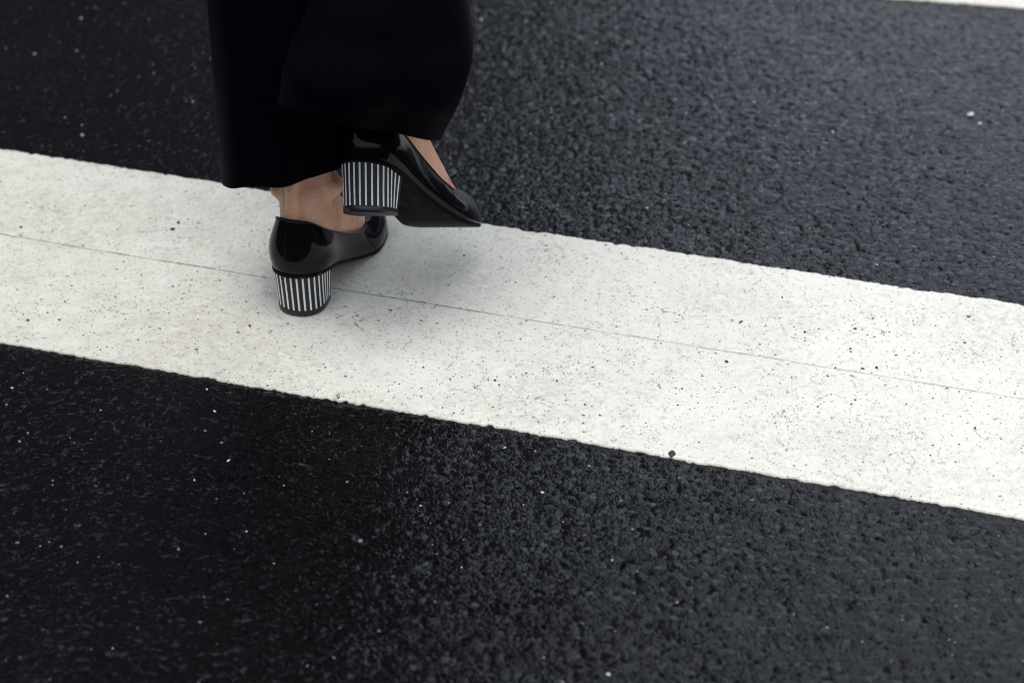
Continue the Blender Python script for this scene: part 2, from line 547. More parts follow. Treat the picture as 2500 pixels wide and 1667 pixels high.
ANG = math.atan2(-0.2901, 0.9541)
nrm = np.array([-math.sin(ANG), math.cos(ANG)])
O1 = nrm * 1.7653
s1 = stripe(O1, ANG, 0.3587, 0.1888, -2.2, 2.4, 3, 0.0019, core=(-1.25, 0.12))
s1['label'] = 'long white painted crosswalk stripe under the feet'
# the next bar of the crossing, whose near corner shows top right
A2 = math.atan2(2.7685 - 2.7952, 0.6402 - 0.4902)
s2 = stripe(np.array([0.4902, 2.7952]), A2, 0.36, 0.19, -2.4, 2.2, 303, 0.004, core=(-0.2, 0.4))
s2['label'] = 'next white crosswalk stripe at the top right corner'

# ------------------------------------------------------------------ shoes
def interp(tab, y):
    a = np.array(tab, float)
    xs = a[:, 0]; out = []
    # smooth monotone-ish (Catmull-Rom on table)
    y = np.atleast_1d(y)
    m = np.gradient(a[:, 1], xs)
    i = np.clip(np.searchsorted(xs, y) - 1, 0, len(xs) - 2)
    h = xs[i + 1] - xs[i]; t = np.clip((y - xs[i]) / h, 0, 1)
    p0, p1, m0, m1 = a[i, 1], a[i + 1, 1], m[i] * h, m[i + 1] * h
    t2, t3 = t * t, t * t * t
    return (2 * t3 - 3 * t2 + 1) * p0 + (t3 - 2 * t2 + t) * m0 + (-2 * t3 + 3 * t2) * p1 + (t3 - t2) * m1

OUT = [(0.35, 1.3), (1.2, 2.15), (2.5, 2.7), (4.5, 2.85), (7, 2.85), (10, 3.15), (13, 3.75), (15.5, 3.95), (18, 3.4), (19.6, 2.65), (20.9, 1.75), (21.7, 0.9)]
INN = [(0.35, 1.3), (1.2, 2.15), (2.5, 2.7), (4.5, 2.8), (7, 2.6), (10, 2.7), (13, 3.2), (15.5, 3.7), (18, 3.45), (19.6, 2.9), (20.9, 2.15), (21.7, 1.35)]
SOLE_Z = [(0, 4.85), (2, 4.55), (5, 3.75), (7.5, 2.7), (10, 1.6), (12.5, 0.65), (14.5, 0.12), (16, 0.0), (18, 0.04), (20, 0.25), (23.4, 0.85)]
TIP = (-0.25, 22.1)
BACK = (0.0, 0.0)

def outline(n):
    """closed outline of the sole (cm), starting at the back centre, going round the outer side to the tip and back on the inner side"""
    ctrl = [BACK] + [(w, y) for y, w in OUT] + [TIP] + [(-w, y) for y, w in INN[::-1]]
    c = np.array(ctrl, float)
    k = len(c)
    dens = []
    for i in range(k):
        p0, p1, p2, p3 = c[i - 1], c[i], c[(i + 1) % k], c[(i + 2) % k]
        for t in np.linspace(0, 1, 24, endpoint=False):
            dens.append(0.5 * ((2 * p1) + (-p0 + p2) * t + (2 * p0 - 5 * p1 + 4 * p2 - p3) * t * t + (-p0 + 3 * p1 - 3 * p2 + p3) * t ** 3))
    d = np.array(dens)
    seg = np.linalg.norm(np.roll(d, -1, 0) - d, axis=1)
    s = np.concatenate([[0], np.cumsum(seg)])
    tgt = np.linspace(0, s[-1], n, endpoint=False)
    dd = np.concatenate([d, d[:1]])
    return np.stack([np.interp(tgt, s, dd[:, 0]), np.interp(tgt, s, dd[:, 1])], 1)

# topline: y on the outline -> y, half width and height of the opening's edge
TOP_Y = [(0, 0.75), (1, 1.5), (3, 3.2), (6, 6.0), (10, 9.7), (14, 12.9), (17, 14.5), (19.6, 15.6), (21.4, 16.3), (22.15, 16.5)]
TOP_W = [(0.75, 0.0), (0.95, 0.9), (1.6, 1.75), (3.2, 2.35), (6, 2.55), (9.7, 2.85), (12.6, 3.05), (14.3, 2.7), (15.6, 1.8), (16.25, 0.9), (16.5, 0.0)]
TOP_Z = [(0.75, 11.0), (1.6, 10.6), (3.2, 9.3), (6, 7.3), (9.7, 5.0), (12.6, 3.75), (14.3, 3.55), (15.6, 3.85), (16.5, 4.1)]

NS, NT = 220, 26
def shoe_upper_points():
    o = outline(NS)
    y = o[:, 1]
    zf = interp(SOLE_Z, y) + 0.32
    P = np.stack([o[:, 0], y, zf], 1)
    side = np.sign(np.where(np.arange(NS) < np.argmax(y) + 0.5, 1.0, -1.0))
    ty = interp(TOP_Y, y)
    # near the back and the tip the half width comes from the outline's own run-out so the loop stays round
    tw = np.interp(ty, [a for a, _ in TOP_W], [b for _, b in TOP_W])
    tz = interp(TOP_Z, ty)
    shift = np.interp(ty, [0, 9, 17.7], [0, 0.15, -0.1])
    T = np.stack([side * tw + shift, ty, tz], 1)
    # smooth the loop
    for _ in range(14):
        T = 0.5 * T + 0.25 * (np.roll(T, 1, 0) + np.roll(T, -1, 0))
    tan = np.roll(o, -1, 0) - np.roll(o, 1, 0)
    nrm2 = np.stack([tan[:, 1], -tan[:, 0]], 1)
    nrm2 /= np.linalg.norm(nrm2, axis=1, keepdims=True)
    front = sstep(y, 15.0, 22.0)[:, None]
    back = 1 - sstep(y, 2.5, 8.0)[:, None]
    hgt = (T[:, 2:] - P[:, 2:])
    n3 = np.concatenate([nrm2, np.zeros((NS, 1))], 1)
    up = np.array([0, 0, 1.0])
    out1 = 0.45 * (1 - back) + 0.75 * back
    C1 = P + n3 * (out1 * (1 - front) + 0.20 * front) + up * (0.42 * hgt * (1 - front) + 1.9 * front)
    dxy = (P - T) * np.array([1, 1, 0])
    C2 = T + dxy * (0.45 * (1 - front) + 0.55 * front) + up * (-0.34 * hgt * (1 - front) + 0.30 * front) + n3 * (0.30 * back)
    t = np.linspace(0, 1, NT)[None, :, None]
    P, C1, C2, T = (a[:, None, :] for a in (P, C1, C2, T))
    return (1 - t) ** 3 * P + 3 * (1 - t) ** 2 * t * C1 + 3 * (1 - t) * t * t * C2 + t ** 3 * T

UP = shoe_upper_points()           # (NS, NT, 3) in cm, right shoe

def heel_ring(z_frac, n_side=10, n_back=40):
    """D shaped heel section in cm: returns list of (x, y) from the front outer corner round the back to the front inner corner"""
    w = 2.42 + 0.12 * z_frac ** 1.5
    yb = 0.75 - 0.45 * z_frac
    yf = 4.75 + 0.35 * z_frac
    ys = yb + 2.45
    pts = []
    for t in np.linspace(0, 1, n_side, endpoint=False):
        pts.append((w * (0.97 + 0.03 * t), yf + (ys - yf) * t))
    for a in np.linspace(0, math.pi, n_back):
        ca, sa = math.cos(a), math.sin(a)
        pts.append((w * math.copysign(abs(ca) ** 0.92, ca), ys - (ys - yb) * sa ** 0.96))
    for t in np.linspace(0, 1, n_side + 1)[1:]:
        pts.append((-w * (1 - 0.03 * t), ys + (yf - ys) * t))
    return np.array(pts)

def make_shoe(mirror, matrix, parent, label):
    sx = -1.0 if mirror else 1.0
    def W(p):                              # shoe cm -> world metres
        p = np.asarray(p, float) * 0.01
        p = p * np.array([sx, 1, 1])
        M = np.array(matrix)
        return p @ M[:3, :3].T + M[:3, 3]
    root = bpy.data.objects.new('shoe', None)
    root.empty_display_size = 0.05
    link(root, parent)
    root['label'] = label
    # upper with real thickness
    V = UP.copy()
    up = grid_mesh('upper', W(V), M_patent, root, closed_u=True)
    inner = V.copy()
    so = up.modifiers.new('thickness', 'SOLIDIFY')
    so.thickness = 0.0016
    so.offset = -1 if not mirror else 1
    so.use_even_offset = True
    # bound edge round the opening
    T = UP[:, -1]
    segs, ring = [], 8
    tan = np.roll(T, -1, 0) - np.roll(T, 1, 0)
    tan /= np.linalg.norm(tan, axis=1, keepdims=True)
    rad = UP[:, -1] - UP[:, -3]
    rad /= np.linalg.norm(rad, axis=1, keepdims=True)
    bi = np.cross(tan, rad)
    tube = np.stack([T + 0.11 * (math.cos(a) * rad + math.sin(a) * bi) for a in np.linspace(0, 2 * math.pi, ring + 1)], 1)
    grid_mesh('topline_binding', W(tube), M_patent, root, closed_u=True)
    # outsole
    o = outline(NS)
    zb = interp(SOLE_Z, o[:, 1])
    cen = np.array([0.0, 11.0])
    rows = []
    rows.append(np.column_stack([o * 1.0, zb + 0.36]))
    grow = 1.012
    rows.append(np.column_stack([(o - cen) * grow + cen, zb + 0.30]))
    rows.append(np.column_stack([(o - cen) * grow + cen, zb + 0.08]))
    rows.append(np.column_stack([(o - cen) * 0.995 + cen, zb]))
    for f in (0.9, 0.7, 0.45, 0.2, 0.0):
        c = np.column_stack([o[:, 0] * f, (o[:, 1] - cen[1]) * (0.5 + 0.5 * f) + cen[1]])
        c[:, 1] = o[:, 1] * 1.0 if False else c[:, 1]
        rows.append(np.column_stack([c, interp(SOLE_Z, c[:, 1]) + 0.0]))
    S = np.stack(rows, 1)
    sole = grid_mesh('outsole', W(S), M_sole, root, closed_u=True)
    # heel block
    nz = 10
    tip_h = 0.66
    secs = []
    for k in range(nz + 1):
        f = k / nz
        r = heel_ring(f)
        ztop = interp(SOLE_Z, r[:, 1]) + 0.05
        z = tip_h + (ztop - tip_h) * f
        secs.append(np.column_stack([r, z]))
    H = np.stack(secs, 1)                                   # (ring, nz+1, 3)
    H = np.concatenate([H, H[:1]], 0)                       # breast face closes the ring
    heel = grid_mesh('heel_block', W(H), M_heel, root)
    # heel tip
    r0 = heel_ring(0.0)
    c0 = r0.mean(0)
    rows = [np.column_stack([r0 * 1.0, np.full(len(r0), tip_h + 0.02)]),
            np.column_stack([(r0 - c0) * 1.015 + c0, np.full(len(r0), tip_h - 0.03)]),
            np.column_stack([(r0 - c0) * 1.0 + c0, np.full(len(r0), 0.06)]),
            np.column_stack([(r0 - c0) * 0.97 + c0, np.full(len(r0), 0.0)])]
    for f in (0.6, 0.25, 0.0):
        rows.append(np.column_stack([(r0 - c0) * f + c0, np.full(len(r0), 0.0 + 0.06 * (f < 0.5))]))
    grid_mesh('heel_tip', W(np.stack(rows, 1)), M_rubber, root, closed_u=True)
    # white ribbon stripes, each its own raised strip
    ringlen = np.concatenate([[0], np.cumsum(np.linalg.norm(np.diff(H[:-1, 5, :2], axis=0), axis=1))])
    total = ringlen[-1]
    idx = np.arange(len(ringlen))
    n_st = int(total / 0.60)
    off = (total - (n_st - 1) * 0.60) / 2
    Hc = H[:-1]
    for k in range(n_st):
        s = off + k * 0.60
        strip = []
        for j, (ds, lift) in enumerate(((-0.095, 0.0), (-0.083, 0.022), (0.083, 0.022), (0.095, 0.0))):
            fi = np.interp(s + ds, ringlen, idx)
            i0 = int(min(max(math.floor(fi), 0), len(idx) - 2)); fr = fi - i0
            line = Hc[i0] * (1 - fr) + Hc[i0 + 1] * fr
            tg = Hc[i0 + 1] - Hc[i0]
            nn = np.stack([-tg[:, 1], tg[:, 0]], 1)
            nn /= np.linalg.norm(nn, axis=1, keepdims=True)
            cc = np.array([0.0, 3.0])
            sgn = np.sign(((line[:, :2] - cc) * nn).sum(1, keepdims=True))
            ln = line.copy(); ln[:, :2] += nn * sgn * (lift + 0.004)
            ln[0, 2] += 0.03; ln[-1, 2] -= 0.10
            strip.append(ln)
        grid_mesh('stripe', W(np.stack(strip, 0)), M_stripe, root)
    # back seam stitches and a side seam on the upper
    bm = bmesh.new()
    n_stitch = 16
    ib = 1
    for k in range(n_stitch):
        t = (0.25 + 0.72 * (k + 0.5) / n_stitch) * (NT - 1)
        i = int(t); fr = t - i
        for ii in (ib,):
            a = UP[ii, i] * (1 - fr) + UP[ii, min(i + 1, NT - 1)] * fr
            d = UP[ii, min(i + 1, NT - 1)] - UP[ii, i]
            d /= np.linalg.norm(d)
            c = W(a + np.array([0, -0.01, 0]))
            mm = bmesh.ops.create_icosphere(bm, subdivisions=1, radius=1.0)
            dz = W(a + d) - W(a); dz /= np.linalg.norm(dz)
            rot = Vector(dz).to_track_quat('Z', 'Y').to_matrix().to_4x4()
            bmesh.ops.transform(bm, matrix=Matrix.Translation(Vector(c)) @ rot @ Matrix.Diagonal((0.0005, 0.0005, 0.0013, 1)), verts=mm['verts'])
    me = bpy.data.meshes.new('back_seam_stitching')
    bm.to_mesh(me); bm.free()
    me.materials.append(M_thread)
    link(bpy.data.objects.new('back_seam_stitching', me), root)
    for inner_side in (True, False):
        ys = UP[:, 0, 1]
        half = np.arange(NS) > np.argmax(ys) if inner_side else np.arange(NS) < np.argmax(ys)
        cand = np.where(half)[0]
        pts = []
        for j in range(NT):
            want = 14.6 - 1.6 * (j / (NT - 1)) - 1.2 * math.sin(math.pi * j / (NT - 1)) * 0.5
            ii = cand[np.argmin(np.abs(UP[cand, j, 1] - want))]
            pts.append(UP[ii, j])
        pts = np.array(pts)
        for _ in range(2):
            pts[1:-1] = 0.5 * pts[1:-1] + 0.25 * (pts[:-2] + pts[2:])
        tg = np.gradient(pts, axis=0); tg /= np.linalg.norm(tg, axis=1, keepdims=True)
        ref = np.cross(tg, np.array([0, 1.0, 0])); ref /= np.linalg.norm(ref, axis=1, keepdims=True)
        b2 = np.cross(tg, ref)
        tb = np.stack([pts + 0.05 * (math.cos(a) * ref + math.sin(a) * b2) for a in np.linspace(0, 2 * math.pi, 7)], 1)
        grid_mesh('side_seam', W(tb), M_patent, root)
    return root, W

def pose(yaw, pitch, roll, loc):
    cy, sy = math.cos(yaw), math.sin(yaw); cp, sp = math.cos(pitch), math.sin(pitch); cr, sr = math.cos(roll), math.sin(roll)
    Rz = np.array([[cy, sy, 0], [-sy, cy, 0], [0, 0, 1]])
    Rx = np.array([[1, 0, 0], [0, cp, sp], [0, -sp, cp]])
    Ry = np.array([[cr, 0, sr], [0, 1, 0], [-sr, 0, cr]])
    M = np.eye(4); M[:3, :3] = Rz @ Rx @ Ry; M[:3, 3] = loc
    return M

POSE_L = pose(R(17.8), 0, 0, (-0.2195, 2.036, 0.0024))
POSE_R = pose(R(35.9), R(30.2), R(-17.45), (-0.1547, 2.01, 0.1408))

# ------------------------------------------------------------------ the person
def tube_mesh(bm, rings):
    """rings: list of (n,3) arrays; closed caps"""
    vs = [[bm.verts.new(p) for p in r] for r in rings]
    n = len(vs[0])
    for a, b in zip(vs[:-1], vs[1:]):
        for i in range(n):
            bm.faces.new((a[i], a[(i + 1) % n], b[(i + 1) % n], b[i]))
    bm.faces.new(vs[0][::-1]); bm.faces.new(vs[-1])

def ell(c, ax1, ax2, n=24):
    c, ax1, ax2 = map(np.asarray, (c, ax1, ax2))
    return np.array([c + ax1 * math.cos(t) + ax2 * math.sin(t) for t in np.linspace(0, 2 * math.pi, n, endpoint=False)])

def limb(bm, pts, radii, side=None, n=20):
    """round tapered limb along pts; radii (r_side, r_front) pairs"""
    pts = [np.array(p, float) for p in pts]
    rings = []
    for i, p in enumerate(pts):
        d = pts[min(i + 1, len(pts) - 1)] - pts[max(i - 1, 0)]
        d /= np.linalg.norm(d)
        s = np.array(side if side is not None else (1, 0, 0), float)
        s = s - d * (s @ d); s /= np.linalg.norm(s)
        f = np.cross(d, s)
        r = radii[i] if hasattr(radii[i], '__len__') else (radii[i], radii[i])
        rings.append(ell(p, s * r[0], f * r[1], n))
    tube_mesh(bm, rings)

FOOT = [(1.3, 8.4, 1.3, 1.1), (2.0, 8.3, 2.2, 1.75), (3.2, 8.3, 2.9, 2.2), (5, 8.4, 3.8, 2.4), (7, 8.0, 4.4, 2.5), (9, 7.0, 4.3, 2.5),
        (11, 5.5, 3.55, 2.5), (13, 4.2, 2.75, 2.6), (15, 3.1, 1.9, 2.45), (17, 2.4, 1.4, 2.2), (19, 2.0, 1.1, 2.0), (20.4, 1.85, 0.75, 1.3), (21.2, 1.8, 0.4, 0.7)]

def foot_world(M, sx):
    def W(p):
        p = np.asarray(p, float) * 0.01 * np.array([sx, 1, 1])
        return p @ M[:3, :3].T + M[:3, 3]
    return W

body = bmesh.new()
YAW = R(24)
fwd = np.array([math.sin(YAW), math.cos(YAW), 0]); rgt = np.array([math.cos(YAW), -math.sin(YAW), 0])
hipc = np.array([-0.155, 2.19, 0.86])
hipL, hipR = hipc - rgt * 0.09, hipc + rgt * 0.09
kneeL = np.array([-0.195, 2.17, 0.50]); kneeR = np.array([-0.085, 2.225, 0.50])
for M, sx, knee, hip in ((POSE_L, -1, kneeL, hipL), (POSE_R, 1, kneeR, hipR)):
    W = foot_world(M, sx)
    rings = []
    for y, zc, hz, hx in FOOT:
        rings.append(W(ell((0.0, y, zc), (hx, 0, 0), (0, 0, hz), 28)))
    tube_mesh(body, rings)
    s_ax = M[:3, 0]
    ank = W((0, 6.1, 13.2)); up1 = W((0, 6.0, 16.5))
    sh = [W((0, 4.6, 8.5)), W((0, 5.3, 11)), ank, up1]
    calf = up1 + (knee - up1) * 0.45; mid = up1 + (knee - up1) * 0.2; top = up1 + (knee - up1) * 0.75
    back = -fwd * 0.012
    pts = sh + [mid + back * 0.5, calf + back, top + back * 0.5, knee, knee + (hip - knee) * 0.35, knee + (hip - knee) * 0.75, hip + np.array([0, 0, 0.05])]
    rad = [(0.023, 0.032), (0.0265, 0.031), (0.0280, 0.0295), (0.0260, 0.0285), (0.033, 0.040), (0.050, 0.052), (0.050, 0.052), (0.050, 0.055), (0.066, 0.068), (0.082, 0.085), (0.090, 0.095)]
    limb(body, pts, rad, s_ax)
    # Achilles tendon and ankle bones
    limb(body, [W((0, 2.4, 8.5)), W((0, 2.05, 10.5)), W((0, 2.0, 13)), W((0, 2.2, 16.5)), mid - fwd * 0.03], [0.0125, 0.0095, 0.0080, 0.0085, 0.016], s_ax, 12)
    limb(body, [W((0, 3.2, 9.0)), W((0, 3.2, 11)), W((0, 3.3, 13)), W((0, 3.4, 16.5)), mid - fwd * 0.012], [(0.011, 0.012), (0.0065, 0.013), (0.0050, 0.013), (0.0055, 0.013), (0.018, 0.016)], s_ax, 16)
    for bx, by, bz, br in ((-3.0, 5.9, 12.6, 1.25), (3.0, 5.0, 11.9, 1.15)):
        g = bmesh.ops.create_icosphere(body, subdivisions=2, radius=br * 0.01)
        bmesh.ops.translate(body, verts=g['verts'], vec=Vector(W((bx * 0.86, by, bz))))
    # toes inside the shoe, knuckles of the forefoot
    for tx, ty, r in ((-1.6, 15.6, 0.9), (-0.6, 16.0, 0.85), (0.4, 15.8, 0.8), (1.2, 15.4, 0.75)):
        limb(body, [W((tx * 0.85, ty - 3.5, 4.4)), W((tx * 0.9, ty - 0.6, 3.35)), W((tx * 0.7, ty + 3.0, 2.1))], [0.006, r * 0.01, 0.006], s_ax, 10)

# trunk, arms (hands in the coat pockets) and head as further limbs of the same body
chest = hipc + np.array([0, 0, 0.42]) + fwd * 0.02
limb(body, [hipc - np.array([0, 0, 0.05]), hipc + np.array([0, 0, 0.08]), hipc + np.array([0, 0, 0.22]), chest, chest + np.array([0, 0, 0.10]), chest + np.array([0, 0, 0.15])],
     [(0.15, 0.10), (0.16, 0.11), (0.125, 0.095), (0.155, 0.115), (0.13, 0.085), (0.05, 0.05)], rgt, 24)
neck = chest + np.array([0, 0, 0.14])
limb(body, [neck - np.array([0, 0, 0.03]), neck + np.array([0, 0, 0.09]) + fwd * 0.015], [0.052, 0.048], rgt, 16)
headc = neck + np.array([0, 0, 0.20]) + fwd * 0.03
limb(body, [headc - np.array([0, 0, 0.115]) + fwd * 0.045, headc - np.array([0, 0, 0.085]) + fwd * 0.03, headc - np.array([0, 0, 0.03]) + fwd * 0.005, headc + np.array([0, 0, 0.04]), headc + np.array([0, 0, 0.09]), headc + np.array([0, 0, 0.115])],
     [(0.022, 0.022), (0.05, 0.062), (0.07, 0.088), (0.074, 0.094), (0.055, 0.07), (0.015, 0.02)], rgt, 20)
nose = headc + fwd * 0.095
limb(body, [nose + np.array([0, 0, 0.02]), nose - np.array([0, 0, 0.025]) + fwd * 0.018, nose - np.array([0, 0, 0.035])], [0.006, 0.012, 0.008], rgt, 8)
for s in (-1, 1):
    g = bmesh.ops.create_icosphere(body, subdivisions=2, radius=0.02)
    bmesh.ops.translate(body, verts=g['verts'], vec=Vector(headc + rgt * 0.076 * s - np.array([0, 0, 0.01])))
arm_paths = {}
for s in (-1, 1):
    shd = chest + rgt * 0.165 * s + np.array([0, 0, 0.07]); elb = chest + rgt * 0.235 * s - np.array([0, 0, 0.20]) - fwd * 0.06
    wri = hipc + rgt * 0.185 * s + np.array([0, 0, 0.06]) + fwd * 0.06
    arm_paths[s] = (shd, elb, wri)
    limb(body, [shd - rgt * 0.05 * s, shd, (shd + elb) / 2, elb, (elb + wri) / 2, wri], [0.045, 0.047, 0.041, 0.036, 0.034, 0.025], fwd, 14)
    palm = wri + (wri - elb) / np.linalg.norm(wri - elb) * 0.05
    limb(body, [wri, palm, palm + (palm - wri) * 0.6], [(0.028, 0.018), (0.040, 0.016), (0.037, 0.013)], fwd, 12)
    dn = (wri - elb) / np.linalg.norm(wri - elb)
    for q, ln in zip((-0.03, -0.01, 0.01, 0.03), (0.055, 0.065, 0.07, 0.06)):
        b0 = palm + dn * 0.025 + fwd * q
        limb(body, [b0, b0 + dn * ln * 0.5, b0 + dn * ln * 0.9 - rgt * s * 0.012], [0.0095, 0.009, 0.0075], fwd, 8)
    limb(body, [wri + dn * 0.02 + fwd * 0.02, palm + fwd * 0.055, palm + fwd * 0.06 + dn * 0.03], [0.012, 0.0105, 0.009], fwd, 8)
bmesh.ops.recalc_face_normals(body, faces=body.faces)
me = bpy.data.meshes.new('person')
body.to_mesh(me); body.free()
tmp = bpy.data.objects.new('person', me)
col.objects.link(tmp)
rm = tmp.modifiers.new('join', 'REMESH'); rm.mode = 'VOXEL'; rm.voxel_size = 0.0032; rm.use_smooth_shade = True
sm = tmp.modifiers.new('soften', 'SMOOTH'); sm.factor = 0.5; sm.iterations = 3
dg = bpy.context.evaluated_depsgraph_get()
bm_me = bpy.data.meshes.new_from_object(tmp.evaluated_get(dg))
bm_me.name = 'person_body'
tmp.modifiers.clear()
tmp.data = bm_me
bm_me.materials.clear(); bm_me.materials.append(M_skin)
bm_me.polygons.foreach_set('use_smooth', np.ones(len(bm_me.polygons), dtype=bool))
person = tmp
tag(person, 'person in wide dark navy trousers walking away over the crosswalk in striped heels', 'person')

make_shoe(True, POSE_L, person, 'black patent pump planted on the white stripe')
make_shoe(False, POSE_R, person, 'black patent pump lifted with its sole showing')

# wide trousers: rings down each leg (left end, right end, front-back half depth vector)
def leg_rings(spec, seed, n=96):
    rings = []
    for k, (l, r, b, rise, bf) in enumerate(spec):
        l, r = np.array(l), np.array(r)
        c, a = (l + r) / 2, (r - l) / 2
        rings.append((c, a, np.array([0, b, -rise]), np.array([bf])))
    # resample with smooth interpolation
    m = len(rings)
    tt = np.linspace(0, m - 1, 90)
    arr = np.array([np.concatenate(x) for x in rings])
    out = []
    for t in tt:
        i = min(int(t), m - 2); f = t - i
        p0, p1, p2, p3 = arr[max(i - 1, 0)], arr[i], arr[i + 1], arr[min(i + 2, m - 1)]
        v = 0.5 * ((2 * p1) + (p2 - p0) * f + (2 * p0 - 5 * p1 + 4 * p2 - p3) * f * f + (3 * p1 - 3 * p2 + p3 - p0) * f ** 3)
        out.append(v)
    out = np.array(out)
    th = np.linspace(0, 2 * math.pi, n, endpoint=False)
    V = np.zeros((n, len(tt), 3))
    for j, v in enumerate(out):
        c, a, b, bf = v[:3], v[3:6], v[6:9], v[9]
        ca = np.sign(np.cos(th)) * np.abs(np.cos(th)) ** 0.9; sa = np.sign(np.sin(th)) * np.abs(np.sin(th)) ** 0.9
        fold = np.zeros(n)
        z = j / 12.0
        for q, (nf, ph, am) in enumerate(((3, 0.4, 0.05), (5, 1.9, 0.055), (8, 0.7, 0.030), (13, 2.2, 0.016))):
            fold += am * np.sin(nf * th + ph + seed + 0.35 * math.sin(z * 0.8 + q) * (q + 1)) * (0.7 + 0.3 * math.sin(z + q))
        edge_keep = np.abs(np.sin(th)) ** 0.5            # keep the outline at the two sides
        f = 1 + fold * edge_keep
        depth = np.where(sa > 0, bf, b[1])                # the cloth reaches further forward over the shin than behind
        V[:, j] = c + a[None] * ca[:, None]
        V[:, j, 1] += depth * sa * f
        V[:, j, 2] += b[2] * sa
    return V

LEFT = [((-0.2825, 2.078, 0.136), (-0.158, 2.085, 0.155), 0.060, 0.019, 0.070),
        ((-0.2830, 2.080, 0.176), (-0.156, 2.090, 0.190), 0.062, 0.020, 0.070),
        ((-0.2845, 2.084, 0.250), (-0.152, 2.105, 0.256), 0.066, 0.010, 0.072),
        ((-0.2863, 2.092, 0.324), (-0.145, 2.120, 0.328), 0.068, 0.0, 0.080),
        ((-0.2880, 2.110, 0.420), (-0.132, 2.160, 0.425), 0.070, 0.0, 0.095),
        ((-0.2950, 2.130, 0.560), (-0.120, 2.180, 0.560), 0.085, 0.0, 0.095),
        ((-0.3100, 2.160, 0.720), (-0.110, 2.180, 0.720), 0.100, 0.0, 0.105),
        ((-0.3150, 2.230, 0.880), (-0.060, 2.160, 0.880), 0.110, 0.0, 0.110),
        ((-0.2950, 2.250, 1.020), (-0.015, 2.130, 1.020), 0.105, 0.0, 0.105)]
RIGHT = [((-0.2150, 1.990, 0.2668), (-0.0679, 2.030, 0.2082), 0.052, 0.022, 0.165),
         ((-0.2120, 1.995, 0.280), (-0.0590, 2.030, 0.228), 0.055, 0.020, 0.170),
         ((-0.2085, 2.000, 0.300), (-0.0480, 2.030, 0.253), 0.060, 0.012, 0.180),
         ((-0.1985, 2.008, 0.320), (-0.0375, 2.045, 0.288), 0.064, 0.006, 0.180),
         ((-0.1870, 2.020, 0.343), (-0.0405, 2.065, 0.318), 0.067, 0.0, 0.178),
         ((-0.1788, 2.040, 0.3763), (-0.0430, 2.085, 0.358), 0.070, 0.0, 0.175),
         ((-0.1600, 2.120, 0.460), (-0.0200, 2.170, 0.450), 0.078, 0.0, 0.130),
         ((-0.1600, 2.210, 0.570), (0.0150, 2.230, 0.560), 0.090, 0.0, 0.100),
         ((-0.1900, 2.210, 0.720), (0.0150, 2.190, 0.720), 0.100, 0.0, 0.100),
         ((-0.2300, 2.220, 0.880), (-0.0050, 2.130, 0.880), 0.112, 0.0, 0.112),
         ((-0.2950, 2.250, 1.022), (-0.0150, 2.130, 1.022), 0.106, 0.0, 0.106)]
VL, VR = leg_rings(LEFT, 0.0), leg_rings(RIGHT, 1.3)
nL = VL.shape[0] * VL.shape[1]
def quads(nu, nv, base):
    return [(base + i * nv + j, base + ((i + 1) % nu) * nv + j, base + ((i + 1) % nu) * nv + j + 1, base + i * nv + j + 1) for i in range(nu) for j in range(nv - 1)]
tr = mesh_obj('trousers', np.concatenate([VL.reshape(-1, 3), VR.reshape(-1, 3)]),
              quads(*VL.shape[:2], 0) + quads(*VR.shape[:2], nL), M_trouser, person)
so = tr.modifiers.new('cloth_thickness', 'SOLIDIFY'); so.thickness = 0.0012; so.offset = 0
tr['label'] = 'wide dark navy trousers, the right hem swung out'

# coat and hair, above the picture but seen by the wet road and the sky light
cb = bmesh.new()
limb(cb, [hipc - np.array([0, 0, 0.12]), hipc + np.array([0, 0, 0.02]), hipc + np.array([0, 0, 0.22]), chest, chest + np.array([0, 0, 0.11]), chest + np.array([0, 0, 0.165])],
     [(0.205, 0.15), (0.195, 0.145), (0.155, 0.125), (0.185, 0.14), (0.16, 0.105), (0.065, 0.065)], rgt, 32)
for s in (-1, 1):
    shd, elb, wri = arm_paths[s]
    limb(cb, [shd - rgt * 0.06 * s, shd, (shd + elb) / 2, elb, (elb + wri) / 2, wri], [0.06, 0.064, 0.056, 0.05, 0.047, 0.044], fwd, 16)
bmesh.ops.recalc_face_normals(cb, faces=cb.faces)
cme = bpy.data.meshes.new('coat'); cb.to_mesh(cme); cb.free()
cme.materials.append(M_coat)
coat = link(bpy.data.objects.new('coat', cme), person)
crm = coat.modifiers.new('join', 'REMESH'); crm.mode = 'VOXEL'; crm.voxel_size = 0.012; crm.use_smooth_shade = True
hb = bmesh.new()
limb(hb, [neck + np.array([0, 0, 0.02]) - fwd * 0.05, headc - np.array([0, 0, 0.10]) - fwd * 0.055, headc - np.array([0, 0, 0.02]) - fwd * 0.035, headc + np.array([0, 0, 0.06]) - fwd * 0.02, headc + np.array([0, 0, 0.11]) - fwd * 0.01, headc + np.array([0, 0, 0.135])],
     [(0.05, 0.03), (0.085, 0.06), (0.092, 0.085), (0.086, 0.098), (0.06, 0.07), (0.02, 0.02)], rgt, 24)
bmesh.ops.recalc_face_normals(hb, faces=hb.faces)
hme = bpy.data.meshes.new('hair'); hb.to_mesh(hme); hb.free()
hme.materials.append(M_hair)
hme.polygons.foreach_set('use_smooth', [True] * len(hme.polygons))
link(bpy.data.objects.new('hair', hme), person)

